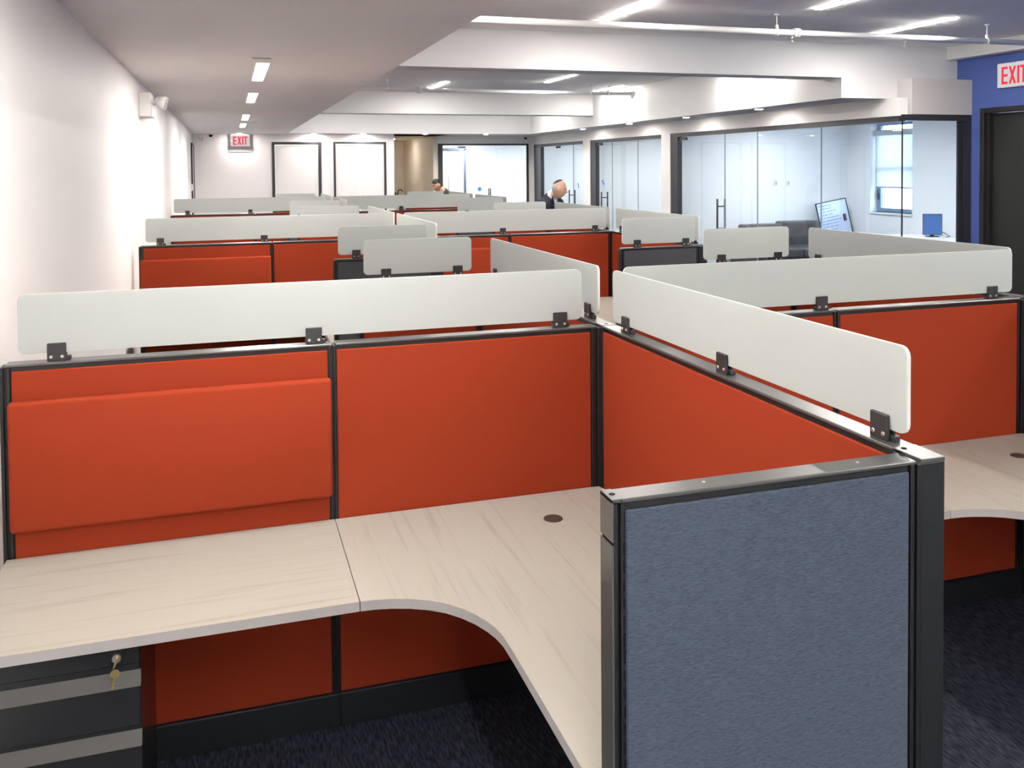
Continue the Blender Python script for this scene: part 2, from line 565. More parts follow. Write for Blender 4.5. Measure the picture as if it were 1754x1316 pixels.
# dark door in blue wall
d = thing('door_8', 'black steel door in a black frame in the blue wall', 'door', (XB, 7.96, 0), 0, None, 'structure')
bm = B(-.03, .15, .50, .56, 0, 2.60, .004)
box(bm, -.03, .15, -.56, -.50, 0, 2.60, .004)
box(bm, -.03, .15, -.50, .50, 2.54, 2.60, .004)
box(bm, .02, .15, .46, .50, 0, 2.54)
obj('frame', bm, M['bdoor'], d)
obj('leaf', B(.07, .115, -.50, .46, .012, 2.535, .003), M['bdoor'], d)
bm = B(.055, .07, -.46, -.40, .96, 1.14, .004)
cyl(bm, (.03, -.43, 1.05), (.07, -.43, 1.05), .011, seg=10)
box(bm, .02, .04, -.44, -.31, 1.04, 1.06, .004)
obj('lever_handle', bm, M['steel'], d)

# ------------------------------------------------------------------ outside window of the wide office
w = thing('window_6', 'daylit sash window under a white roller shade', 'window', (XE, (WY0 + WY1) / 2, 0), 0, None, 'structure')
hw = (WY1 - WY0) / 2
bm = B(-.03, .22, -hw - .01, hw + .01, WZ0 - .04, WZ0, .004)
obj('sill', bm, M['white'], w)
bm = bmesh.new()
fm = mat('window_frame_blue_grey', (.22, .32, .48), .4)
box(bm, .15, .21, -hw, -hw + .05, WZ0, WZ1)
box(bm, .15, .21, hw - .10, hw, WZ0, WZ1)
box(bm, .15, .21, -hw + .05, hw - .10, WZ0, WZ0 + .07)
box(bm, .15, .21, -hw + .05, hw - .10, 1.84, 1.90)
box(bm, .15, .21, -hw + .05, hw - .10, WZ1 - .05, WZ1)
obj('frame', bm, fm, w)
obj('pane', B(.175, .181, -hw + .05, hw - .10, WZ0 + .07, 1.84), M['glass'], w)
obj('pane', B(.175, .181, -hw + .05, hw - .10, 1.90, WZ1 - .05), M['glass'], w)
bm = B(.125, .15, hw - .07, hw - .04, 1.28, 1.40, .004)
box(bm, .11, .13, hw - .065, hw - .045, 1.34, 1.46, .004)
obj('sash_handle', bm, M['gfr'], w)
for i_, (a, b) in enumerate(FW):  # unseen windows added as a source of front light
    nm = ('left', 'middle', 'right')[i_]
    w = thing(f'window_{7 + i_}', f'{nm} added street window, unseen behind the viewpoint', 'window', ((a + b) / 2, YB, .85), 0, None, 'structure')
    h_ = (b - a) / 2
    bm = bmesh.new()
    for q in ((-h_, -h_ + .05, 0, 1.75), (h_ - .05, h_, 0, 1.75), (-.025, .025, .05, 1.70), (-h_ + .05, h_ - .05, 0, .05), (-h_ + .05, h_ - .05, 1.70, 1.75)):
        box(bm, q[0], q[1], -.13, -.07, q[2], q[3])
    obj('frame', bm, fm, w)
    obj('pane', B(-h_ + .05, -.025, -.103, -.097, .05, 1.70), M['glass'], w)
    obj('pane', B(.025, h_ - .05, -.103, -.097, .05, 1.70), M['glass'], w)
    t = thing('roller_shade', f'white roller shade drawn over the {nm} added street window', 'blind', ((a + b) / 2, YB - .03, .85))
    obj('fabric', B(-h_ + .01, h_ - .01, -.002, .002, .03, 1.66), M['sheer'], t)
    obj('headrail', B(-h_ + .005, h_ - .005, -.03, .03, 1.66, 1.74, .01), M['white'], t)
    obj('hem_bar', B(-h_ + .01, h_ - .01, -.008, .008, .01, .03, .004), M['white'], t)
t = thing('roller_shade', 'white roller shade drawn two thirds down the office window', 'blind', (XE + .09, (WY0 + WY1) / 2, 1.5))
obj('fabric', B(-.002, .002, -hw + .02, hw - .06, .02, .97), M['shade'], t)
obj('headrail', B(-.035, .045, -hw + .005, hw - .005, .97, 1.07, .01), mat('headrail_grey', (.55, .58, .6), .5), t)
obj('hem_bar', B(-.010, .010, -hw + .015, hw - .05, 0, .03, .005), mat('hem_grey', (.45, .52, .6), .5), t)

# ------------------------------------------------------------------ workstations
ORA, SLA, GRY = M['orange'], M['slate'], M['grey']
HP = 1.346
_slot = None


def panel(label, x, y, rz, L, front, back, ps=0.024, pe=0.024, thick=0.06, slots=False, end_cap=False, cat='partition'):
    """partition panel along local +x, front face at -y"""
    p = thing('partition_panel', label, cat, (x, y, 0), rz, 'fabric partition panels of the cubicles')
    h = thick / 2
    obj('core_frame', B(ps, L - pe, -h + .008, h - .008, .02, HP - .008), M['frame'], p)
    obj('fabric_panel', B(ps + .003, L - pe - .003, -h + .001, -h + .009, .125, HP - .022, .003), front, p)
    obj('fabric_panel', B(ps + .003, L - pe - .003, h - .009, h - .001, .125, HP - .022, .003), back, p)
    obj('top_cap', B(ps * .5 if ps else 0, L - pe * .5 if pe else L, -h, h, HP - .008, HP, .002), M['cap'], p)
    bm = B(0, L, -h - .006, h + .006, .004, .122, .004)
    obj('base_cover', bm, M['base'], p)
    for a, b_, on in ((0, ps, ps), (L - pe, L, pe)):
        if not on:
            continue
        bm = bmesh.new()
        w_ = b_ - a
        if w_ > .035:
            box(bm, a, a + w_ * .42, -h, h, .0, HP - .008, .002)
            box(bm, a + w_ * .58, b_, -h, h, .0, HP - .008, .002)
            box(bm, a + w_ * .42, a + w_ * .58, -h + .008, h - .008, 0, HP - .01)
        else:
            box(bm, a, a + w_ * .36, -h, h, .0, HP - .008, .0015)
            box(bm, a + w_ * .64, b_, -h, h, .0, HP - .008, .0015)
            box(bm, a + w_ * .36, a + w_ * .64, -h + .010, h - .010, 0, HP - .012)
        obj('post', bm, M['frame'], p)
    return p


def screen(label, x, y, rz, L, clips, side=-1):
    """frosted screen along local +x standing on clips on a panel top"""
    s = thing('frosted_screen', label, 'glass screen', (x, y, HP), rz, 'frosted glass screens on the partitions')
    z0, z1, r, th = .026, .215, .022, .0045
    pts = []
    for cx, cz, a0 in ((L - r, z0 + r, -90), (L - r, z1 - r, 0), (r, z1 - r, 90), (r, z0 + r, 180)):
        for k in range(5):
            a = math.radians(a0 + k * 22.5)
            pts.append((cx + r * math.cos(a), cz + r * math.sin(a)))
    bm = bmesh.new()
    fa = [bm.verts.new((px, -th, pz)) for px, pz in pts]
    fb = [bm.verts.new((px, th, pz)) for px, pz in pts]
    bm.faces.new(fa)
    bm.faces.new(fb[::-1])
    n = len(pts)
    for i in range(n):
        bm.faces.new((fa[i], fb[i], fb[(i + 1) % n], fa[(i + 1) % n])).material_index = 1
    obj('glass_pane', bm, [M['frost'], M['frostedge']], s)
    for c in clips:
        bm = bmesh.new()
        box(bm, -.0275, .0275, side * .0045 - .009 if side < 0 else .0045, -.0045 if side < 0 else .0135, .0, .057, .002)
        box(bm, -.0275, .0275, .0046 if side < 0 else -.0115, .0115 if side < 0 else -.0046, .0, .05, .002)
        box(bm, -.028, .040, *((-.004, .013) if side < 0 else (-.013, .004)), .0, .014, .002)
        k = obj('clip', bm, M['clip'], s, (c, 0, 0))
        for dx in (-.016, .016):
            bm = bmesh.new()
            ys = side * .0135
            cyl(bm, (dx, ys - side * .002, .014), (dx, ys + side * .0022, .014), .0055, .0045, 12)
            obj('screw', bm, M['steel'], k)
    return s


M['frostedge'] = frosted('frosted_glass_edge', (0.90, 0.93, 0.89))
XS1, XS2, XM1, XM2 = 1.366, 3.410, 0.329, 2.389
HDF, HDB = 1.640, 1.690
PODS = ((3.135, 'nearest block'), (7.650, 'second block'), (12.60, 'farthest block'))
for i, (yc, blk) in enumerate(PODS):
    xl = -0.69 if i < 2 else -0.74
    adj = ('nearest', 'second', 'farthest')[i]
    # cross row
    panel(f'orange partition panel touching the left wall, {adj} row of cubicles', xl, yc, 0, XM1 + .012 - xl, ORA, ORA, .030, .024)
    panel(f'orange partition panel ending at the first four-way joint, {adj} row', XM1 + .012, yc, 0, 1.336 - XM1 - .012, ORA, ORA, 0, .043)
    panel(f'orange partition panel just right of the first spine, {adj} row', 1.396, yc, 0, XM2 + .013 - 1.396, ORA, ORA, .043, .026)
    panel(f'orange partition panel at the right aisle end, {adj} row of cubicles', XM2 + .013, yc, 0, 3.380 - XM2 - .013, ORA, ORA, 0, .031)
    # spines (local x runs along +Y, so local -y faces +X)
    for k, (xs, nm, rf) in enumerate(((XS1, 'middle', ORA), (XS2, 'right-hand', GRY))):
        panel(f'orange {nm} spine panel running toward the viewer, {adj} block', xs, yc - HDF - .025, PI / 2, HDF - .005, rf, ORA, .085, 0)
        panel(f'orange {nm} spine panel running away behind the {adj} row', xs, yc - .030, PI / 2, HDB + .055, rf, ORA, .060, .060)
        # end panels
        x0 = (0.653, 2.728)[k]
        x1 = xs - .032
        ff = SLA if i == 0 else GRY
        fn = 'blue-grey fabric' if i == 0 else 'charcoal fabric'
        if not (i == 0 and k == 1):
            panel(f'{fn} end panel closing the front of the {nm} spine, {adj} block', x0, yc - HDF, 0, x1 - x0, ff, ORA, .021, .025, .055)
        panel(f'charcoal fabric end panel at the back of the {nm} spine, {adj} block', x0, yc + HDB, 0, x1 - x0, ORA, GRY, .021, .025, .055)
        # screens
        xa = (-.640 if i < 2 else -.70, 1.437)[k]
        xb = (1.264, 3.338)[k]
        cl = ((-.530, .270, 1.175), (1.50, 2.331, 3.223))[k]
        screen(f'long frosted glass screen {("left", "right")[k]} of the middle spine, {adj} row', xa, yc, 0, xb - xa, [c - xa for c in cl])
        if not (i == 0 and k == 1):
            screen(f'frosted glass screen on the {nm} spine toward the viewer, {adj} block', xs, yc - .072, -PI / 2, 1.523, (.12, .785, 1.445), -1)
        screen(f'frosted glass screen on the {nm} spine behind the {adj} row', xs, yc + .07 + 1.495, -PI / 2, 1.495, (.10, .75, 1.40), -1)
        ex = (0.685, 2.748)[k]
        if i > 0:
            screen(f'short frosted glass screen on the front end panel, {nm} spine, {adj} block', ex, yc - HDF, 0, .600, (.12, .52))
        screen(f'short frosted glass screen on the back end panel, {nm} spine, {adj} block', ex, yc + HDB, 0, .600, (.12, .52))

# details on the nearest end panel: end trim, slots, cap plates
near_end = [o for o in COL.objects if o.name.startswith('partition_panel') and 'blue-grey' in o.get('label', '')][0]
slot_me = None
for kk in range(34):
    z = 1.255 - kk * .0335
    if z < .14:
        break
    if slot_me is None:
        slot_me = mesh(B(.0235, .0275, -.0283, -.0262, -.011, .011), 'slot', M['dark'])
    obj('slot', slot_me, None, near_end, (-.006, 0, z))
bm = B(-.004, .0, -.0275, .0275, .01, 1.262, .001)
box(bm, -.004, .0, -.0275, .0275, 1.268, HP, .001)
box(bm, -.004, .018, -.0275, .0275, HP - .006, HP + .001, .001)
obj('end_trim', bm, M['cap'], near_end)
bm = bmesh.new()
cyl(bm, (.008, 0, HP), (.008, 0, HP + .0018), .006, seg=14)
cyl(bm, (.668, .012, HP), (.668, .012, HP + .0018), .006, seg=14)
obj('cap_hole', bm, M['dark'], near_end)
bm = bmesh.new()
for px_ in (.20, .55):
    cyl(bm, (px_, .004, HP - .0005), (px_, .004, HP + .001), .0035, seg=10)
obj('rivet', bm, M['steel'], near_end)
spine_near = [o for o in COL.objects if o.get('label', '').startswith('orange middle spine panel running toward the viewer, nearest')][0]
bm = B(.0, .085, -.030, .030, HP - .008, HP + .001, .001)
obj('corner_cap', bm, M['cap'], spine_near)
bm = bmesh.new()
cyl(bm, (.068, .014, HP), (.068, .014, HP + .0022), .006, seg=14)
obj('cap_hole', bm, M['dark'], spine_near)
for yc, _ in PODS:
    for xs in (XS1, XS2):
        host = min((o for o in COL.objects if o.name.startswith('partition_panel') and 'running away' in o['label']),
                   key=lambda o: abs(o.location.x - xs) + abs(o.location.y - yc))
        bm = B(.0, .060, -.030, .030, HP - .008, HP + .001, .001)
        cyl(bm, (.03, .0, HP), (.03, .0, HP + .002), .006, seg=10, mi=1)
        obj('joint_cap', bm, [M['cap'], M['dark']], host)


# tackboards
def tackboard(label, x0, x1, yf):
    bm = B(x0, x1, yf - .040, yf - .001, .825, 1.234, .013, 3)
    for f in bm.faces:
        f.smooth = True
    t_ = thing('tackboard', label, 'tackboard', ((x0 + x1) / 2, yf, .825))
    for v in bm.verts:
        v.co -= Vector(((x0 + x1) / 2, yf, .825))
    obj('padded_board', bm, ORA, t_)
    bm = B(-.35, -.33, -.006, 0, .34, .38)
    box(bm, .33, .35, -.006, 0, .34, .38)
    obj('hook', bm, M['frame'], t_)


tackboard('wide orange padded tackboard over the nearest left desk', -.664, .322, 3.105)
tackboard('orange padded tackboard on the left wall end of the second row', -.680, .320, 7.62)
tackboard('orange padded tackboard right of the middle spine in the second row', 1.425, 2.385, 7.62)

# desks
CURVE = [(.331, 2.482), (.372, 2.479), (.416, 2.470), (.468, 2.452), (.515, 2.427), (.556, 2.395), (.589, 2.356), (.617, 2.311),
         (.637, 2.264), (.649, 2.224), (.656, 2.180), (.658, 2.097)]


def desk_straight(label, x0, x1, yc):
    t_ = thing('straight_desk', label, 'desk', ((x0 + x1) / 2, yc - .35, .709))
    w2 = (x1 - x0) / 2
    bm = prism(bmesh.new(), [(-w2, -.303), (w2, -.303), (w2, .316), (-w2, .316)], 0, .028)
    obj('worktop', bm, [M['woodx'], M['band']], t_)
    for sx in (-1, 1):
        bm = B(sx * (w2 - .05) - .012, sx * (w2 - .05) + .012, .22, .318, -.03, 0)
        box(bm, sx * (w2 - .05) - .012, sx * (w2 - .05) + .012, .22, .318, -.10, -.03)
        obj('support_bracket', bm, M['frame'], t_)
    return t_


def desk_corner(label, dx, yc):
    dy = yc - 3.135
    pts = [(.658, 1.526), (1.334, 1.526), (1.334, 3.020), (1.318, 3.101), (.331, 3.101)] + CURVE
    cx_, cy_ = 1.0, 2.8
    t_ = thing('corner_desk', label, 'desk', (cx_ + dx, cy_ + dy, .709))
    bm = prism(bmesh.new(), [(a - cx_, b - cy_) for a, b in pts], 0, .028)
    obj('worktop', bm, [M['woody'], M['band']], t_)
    bm = bmesh.new()
    gx, gy = 1.045 - cx_, 2.862 - cy_
    cyl(bm, (gx, gy, .0275), (gx, gy, .0305), .034, .032, 28)
    obj('grommet', bm, M['brown'], t_)
    bm = B(-.66, -.636, .10, .300, -.03, 0)
    box(bm, .27, .333, .10, .124, -.03, 0)
    obj('support_bracket', bm, M['frame'], t_)
    return t_


for i, (yc, blk) in enumerate(PODS[:2]):
    adj = ('nearest', 'second')[i]
    desk_straight(f'straight cream laminate desk along the left wall, {adj} row', -.680, .3285, yc)
    desk_corner(f'L-shaped cream laminate desk left of the middle spine, {adj} row', 0, yc)
    desk_straight(f'straight cream laminate desk right of the middle spine, {adj} row', 1.400, 2.3795, yc)
    desk_corner(f'L-shaped cream laminate desk at the right aisle end, {adj} row', 2.052, yc)

# file pedestal with keys
t = thing('file_pedestal', 'charcoal steel drawer pedestal under the nearest left desk', 'cabinet', (-.453, 2.53, 0))
obj('body', B(-.207, .207, .012, .45, .0, .708, .004), M['file'], t)
bm = B(-.207, .207, 0, .014, .640, .706, .003)
obj('top_rail', bm, M['file'], t)
for z0, z1, ln in ((.472, .618, .031), (.03, .456, .031)):
    dr = obj('drawer', B(-.207, .207, 0, .014, z0, z1 - ln - .008, .003), M['file'], t)
    bm = bmesh.new()
    a = [(-.207, 0.0), (-.207, 0.0)]
    vs4 = [bm.verts.new(c) for c in ((-.207, -.002, z1 - ln - .008), (.207, -.002, z1 - ln - .008), (.207, .012, z1), (-.207, .012, z1),
                                     (-.207, .014, z1 - ln - .008), (.207, .014, z1 - ln - .008), (.207, .014, z1), (-.207, .014, z1))]
    for q in ((0, 1, 2, 3), (4, 7, 6, 5), (0, 4, 5, 1), (3, 2, 6, 7), (0, 3, 7, 4), (1, 5, 6, 2)):
        bm.faces.new([vs4[k] for k in q])
    obj('pull_lip', bm, M['lip'], dr)
bm = bmesh.new()
cyl(bm, (.150, .0, .665), (.150, -.010, .665), .011, seg=18)
obj('lock', bm, M['steel'], t)
t = thing('key_pair', 'pair of small brass keys hanging from the pedestal lock', 'keys', (-.303, 2.51, .665))


def key_bm(tilt, y):
    bm = bmesh.new()
    cyl(bm, (0, y - .001, 0), (0, y + .001, 0), .0115, seg=18)
    box(bm, -.003, .003, y - .0012, y + .0012, -.040, -.008)
    box(bm, .002, .006, y - .0012, y + .0012, -.036, -.031)
    box(bm, .002, .006, y - .0012, y + .0012, -.028, -.024)
    bmesh.ops.rotate(bm, verts=bm.verts, cent=(0, y, .0), matrix=Matrix.Rotation(tilt, 3, 'Y'))
    return bm


bm = bmesh.new()
box(bm, -.0012, .0012, -.012, .012, -.006, .006)
cyl(bm, (-.001, -.016, .0), (.001, -.016, .0), .011, seg=18)
bmesh.ops.rotate(bm, verts=bm.verts, cent=(0, 0, 0), matrix=Matrix.Rotation(.5, 3, 'Y'))
obj('key', bm, M['brass'], t)
k2 = key_bm(.18, -.022)
bmesh.ops.translate(k2, verts=k2.verts, vec=(0, 0, -.022))
obj('key', k2, M['brass'], t)

# ------------------------------------------------------------------ lights in the ceilings
lin_me = {}


def linear_light(label, x, ya, yb, z, group, m='lin', wd=.085):
    t_ = thing('linear_ceiling_light', label, 'ceiling light', (x, (ya + yb) / 2, z), 0, group)
    h_ = (yb - ya) / 2
    bm = bmesh.new()
    for s in (-1, 1):
        box(bm, s * wd / 2 - .006, s * wd / 2 + .006, -h_ - .012, h_ + .012, -.004, .0)
        box(bm, -wd / 2 + .006, wd / 2 - .006, s * h_ - .002, s * h_ + .012, -.004, .0) if s > 0 else \
            box(bm, -wd / 2 + .006, wd / 2 - .006, -h_ - .012, -h_ + .002, -.004, .0)
    obj('trim_frame', bm, M['white'], t_)
    bm = bmesh.new()
    box(bm, -wd / 2 + .006, wd / 2 - .006, -h_ + .002, h_ - .002, -.010 if m == 'lin' else -.005, -.001, .002)
    obj('diffuser', bm, M[m], t_)
    return t_


G1, G2, G3 = 'recessed linear lights of the high ceiling', 'recessed linear lights of the low left ceiling', 'round downlights over the office fronts'
for x, ya, yb, lb in ((3.51, 6.98, 8.22, 'linear light left of the others before the nearest beam'),
                      (5.15, 5.75, 6.98, 'linear light cut by the top edge of the view'),
                      (6.78, 7.05, 8.22, 'linear light rightmost, near the blue wall'),
                      (5.13, 12.96, 14.22, 'linear light in the middle behind the nearest beam'),
                      (3.47, 14.46, 15.72, 'linear light leftmost behind the nearest beam'),
                      (6.66, 14.52, 15.78, 'linear light beside the long right bulkhead, above the pipe end')):
    linear_light('added unseen ' + lb, x, ya, yb, ZH, G1)
for x, ya, yb, lb in ((3.47, 10.2, 11.4, 'linear light hidden behind the nearest beam, left'), (6.66, 10.2, 11.4, 'linear light hidden behind the nearest beam, right'),  # out-of-view fixtures added to light the room
                      (3.51, 3.6, 4.8, 'linear light above the nearest cubicles, left'), (6.78, 3.6, 4.8, 'linear light above the nearest cubicles, right'),
                      (3.51, 0.2, 1.4, 'linear light above the viewpoint, left'), (6.78, 0.2, 1.4, 'linear light above the viewpoint, right'),
                      (5.15, 2.0, 3.2, 'linear light above the nearest cubicles, middle'), (1.88, 5.75, 6.98, 'linear light hidden behind the edge of the low ceiling'), (2.4, -2.2, -1.0, 'linear light behind the viewpoint, left'),
                      (5.15, -2.2, -1.0, 'linear light behind the viewpoint, right'),
                      (2.4, 18.0, 19.2, 'linear light behind the second beam, left'), (4.2, 18.0, 19.2, 'linear light behind the second beam, middle'), (6.0, 18.0, 19.2, 'linear light behind the second beam, right')):
    linear_light('added unseen ' + lb, x, ya, yb, ZH, G1)
for ya, yb, lb in ((6.85, 8.20, 'nearest'), (9.60, 10.90, 'second'), (13.45, 14.85, 'third'), (16.1, 17.4, 'fourth and farthest')):
    linear_light(f'added unseen white light in the low left ceiling, {lb} of its line', .255, ya, yb, ZC, G2, 'lin2', .10)
for ya, yb, lb in ((1.75, 3.05, 'above the nearest desk'), (-.9, .4, 'above the viewpoint'), (-3.2, -2.0, 'behind the viewpoint')):  # low ceiling fixtures added out of view for extra light
    linear_light(f'added unseen white light in the low left ceiling, {lb}', .255, ya, yb, ZC, G2, 'lin2', .10)


def downlight(label, x, y, z, m='down', r=.05):
    t_ = thing('downlight', label, 'ceiling light', (x, y, z), 0, G3)
    bm = bmesh.new()
    cyl(bm, (0, 0, -.004), (0, 0, 0), r + .016, seg=20)
    obj('trim_ring', bm, M['white'], t_)
    bm = bmesh.new()
    cyl(bm, (0, 0, -.0055), (0, 0, -.0042), r, seg=20)
    obj('lens', bm, M[m], t_)


for y, lb in ((10.93, 'nearest'), (13.02, 'second'), (15.18, 'third'), (17.46, 'fourth')):
    downlight(f'round downlight in the right bulkhead, {lb} along the glass offices', 7.10, y, ZS)
for x, lb in ((.235, 'above the left exit sign'), (1.83, 'above the single far door'), (2.94, 'above the double far doors'),
              (4.38, 'above the beige recess'), (5.85, 'above the far glass front')):
    downlight(f'round downlight in the far bulkhead {lb}', x, 20.50, ZC if x < 1.2 else ZS)
for x, y, lb in ((9.4, 10.6, 'wide office, nearer one'), (9.4, 13.1, 'wide office, farther one'), (9.3, 16.5, 'middle office'), (9.3, 20.2, 'far corner office'),  # unseen panels added to brighten the offices in place of daylight
                 (6.3, 22.75, 'far glass room'), (9.3, 23.8, 'far glass room, right'), (6.0, 24.4, 'far glass room, back left')):
    t_ = thing('added_office_light', f'added square ceiling light inside the {lb}', 'ceiling light', (x, y, ZC), 0, 'added office ceiling lights')
    hh = .265 if y < 14 else .31
    obj('housing', B(-hh, hh, -hh, hh, -.012, 0, .002), M['white'], t_)
    obj('diffuser', B(-hh + .03, hh - .03, -hh + .03, hh - .03, -.016, -.0125), M['panel'], t_)
t_ = thing('downlight', 'small downlight in the ceiling of the beige recess', 'ceiling light', (4.28, 24.2, ZC), 0, G3)
bm = bmesh.new()
cyl(bm, (0, 0, -.004), (0, 0, 0), .066, seg=20)
obj('trim_ring', bm, M['white'], t_)
bm = bmesh.new()
cyl(bm, (0, 0, -.0065), (0, 0, -.0042), .05, seg=20)
obj('lens', bm, M['down'], t_)

# slim air slots in the low ceiling
for x, y, lb in ((.235, 6.55, 'in front of the nearest low ceiling light'), (.40, 15.6, 'beside the farther low ceiling lights')):
    t_ = thing('air_slot', f'thin tan air slot {lb}', 'vent', (x, y, ZC), 0, 'air slots in the low left ceiling')
    obj('frame', B(-.07, .07, -.03, .03, -.003, 0), M['beige'], t_)
    obj('slot', B(-.06, .06, -.012, .012, -.004, -.003), M['brown'], t_)


# ------------------------------------------------------------------ sprinkler pipes
def sprinkler(parent, x, y, z):
    bm = bmesh.new()
    cyl(bm, (x, y, z), (x, y, z - .035), .012, seg=10)
    cyl(bm, (x, y, z - .035), (x, y, z - .06), .006, seg=8)
    cyl(bm, (x, y, z - .06), (x, y, z - .064), .022, seg=14)
    return obj('sprinkler_head', bm, M['steel'], parent)


t = thing('sprinkler_pipe', 'white sprinkler pipe hung across the near ceiling bay', 'pipe', (1.25, 7.32, 3.20))
bm = bmesh.new()
cyl(bm, (0, 0, 0), (7.25, 0, 0), .0285, seg=18)
obj('pipe_run', bm, M['pipe'], t)
for x in (3.70, 6.2):
    bm = bmesh.new()
    cyl(bm, (x, 0, .03), (x, 0, .165), .005, seg=8)
    cyl(bm, (x, 0, .155), (x, 0, .17), .022, seg=12)
    cyl(bm, (x - .012, 0, 0), (x + .012, 0, 0), .036, seg=18)
    box(bm, x - .012, x + .012, -.012, .012, .03, .065, .003)
    obj('hanger', bm, M['pipe'], t)
bm = bmesh.new()
cyl(bm, (3.885, 0, 0), (3.945, 0, 0), .045, seg=18)
cyl(bm, (3.915, -.055, .0), (3.915, 0, .0), .022, seg=12)
obj('coupling', bm, M['pipe'], t)
sprinkler(t, 3.87, 0, -.028)
sprinkler(t, 5.17, 0, -.028)
t = thing('sprinkler_pipe', 'white sprinkler pipe hung across the farther ceiling bay', 'pipe', (1.25, 14.3, 3.205))
bm = bmesh.new()
cyl(bm, (0, 0, 0), (5.50, 0, 0), .030, seg=16)
cyl(bm, (5.50, 0, .006), (5.50, 0, -.075), .030, seg=16)
obj('pipe_run', bm, M['pipe'], t)
for x in (1.20, 4.72, 5.05):
    bm = bmesh.new()
    cyl(bm, (x, 0, .03), (x, 0, .165), .006, seg=8)
    cyl(bm, (x - .012, 0, 0), (x + .012, 0, 0), .038, seg=16)
    obj('hanger', bm, M['pipe'], t)
bm = bmesh.new()
cyl(bm, (1.68, 0, 0), (1.76, 0, 0), .05, seg=16)
cyl(bm, (5.46, 0, 0), (5.54, 0, 0), .042, seg=16)
obj('coupling', bm, M['pipe'], t)


# ------------------------------------------------------------------ exit signs
def quad(bm, pts, y0, y1):
    a = [bm.verts.new((x, y0, z)) for x, z in pts]
    b = [bm.verts.new((x, y1, z)) for x, z in pts]
    n = len(pts)
    bm.faces.new(a)
    bm.faces.new(b[::-1])
    for i in range(n):
        bm.faces.new((a[i], b[i], b[(i + 1) % n], a[(i + 1) % n]))


def exit_sign(label, loc, rz, W, H, plate):
    t_ = thing('exit_sign', label, 'exit sign', loc, rz, None)
    w2 = W / 2
    obj('housing', B(-w2, w2, -.045, 0, 0, H, .004), M['white'], t_)
    obj('face_plate', B(-w2 + .008, w2 - .008, -.047, -.045, .008, H - .008), M['exitface'], t_)
    if plate:
        obj('back_plate', B(-w2 - .055, w2 + .065, 0, .012, -.12, H + .02), M['plate'], t_)
    lh, s = H * .70, .028
    z0 = H * .14
    z1 = z0 + lh
    ya, yb = -.049, -.047
    lw = W * .18
    xs = [-W * .36, -W * .145, W * .10, W * .20]
    bm = bmesh.new()
    quad(bm, [(xs[0], z0), (xs[0] + s, z0), (xs[0] + s, z1), (xs[0], z1)], ya, yb)
    for zz in (z0, (z0 + z1) / 2 - s / 2, z1 - s):
        quad(bm, [(xs[0] + s, zz), (xs[0] + lw, zz), (xs[0] + lw, zz + s), (xs[0] + s, zz + s)], ya, yb)
    obj('letter_e', bm, M['exitred'], t_)
    bm = bmesh.new()
    xa, xb = xs[1], xs[1] + lw * 1.15
    quad(bm, [(xa, z0), (xa + s, z0), (xb, z1), (xb - s, z1)], ya, yb)
    quad(bm, [(xb - s, z0), (xb, z0), (xa + s, z1), (xa, z1)], ya - .0005, yb)
    obj('letter_x', bm, M['exitred'], t_)
    bm = bmesh.new()
    quad(bm, [(xs[2], z0), (xs[2] + s, z0), (xs[2] + s, z1), (xs[2], z1)], ya, yb)
    obj('letter_i', bm, M['exitred'], t_)
    bm = bmesh.new()
    xa, xb = xs[3] - .01, xs[3] + lw
    xm = (xa + xb) / 2
    quad(bm, [(xa, z1 - s), (xb, z1 - s), (xb, z1), (xa, z1)], ya, yb)
    quad(bm, [(xm - s / 2, z0), (xm + s / 2, z0), (xm + s / 2, z1 - s), (xm - s / 2, z1 - s)], ya, yb)
    obj('letter_t', bm, M['exitred'], t_)
    if plate:
        bm = bmesh.new()
        zc = (z0 + z1) / 2
        quad(bm, [(-w2 + .018, zc), (-w2 + .034, zc - .018), (-w2 + .034, zc + .018)], ya, yb)
        obj('chevron', bm, M['plate'], t_)
    return t_


exit_sign('lit red EXIT sign on a grey plate on the far wall', (.252, YF - .012, 2.445), 0, .42, .262, True)
exit_sign('lit red EXIT sign on the blue wall above the black door', (XB, 8.02, 2.815), -PI / 2, .47, .285, False)


# ------------------------------------------------------------------ emergency lights, cameras, plates
def emergency(label, loc, hs=1.0):
    t_ = thing('emergency_light', label, 'emergency light', loc)
    obj('housing', B(0, .095, -.15, .15, -.115, .10, .006), M['white'], t_)
    obj('battery_box', B(.095, .11, -.15, .15, -.115, .005, .004), M['white'], t_)
    for s in (-1, 1):
        bm = bmesh.new()
        cyl(bm, (.095, s * .08, .01), (.15, s * .08, .015), .012, seg=10)
        cyl(bm, (.145, s * .08, .03), (.215, s * .08, .01), .042, .062, 20)
        cyl(bm, (.13, s * .08, .034), (.145, s * .08, .03), .025, .042, 20)
        lh = obj('lamp_head', bm, M['white'], t_)
        bm = bmesh.new()
        cyl(bm, (.2145, s * .08, .0102), (.2195, s * .08, .0092), .050, seg=20)
        obj('lens', bm, M['plate'], lh)


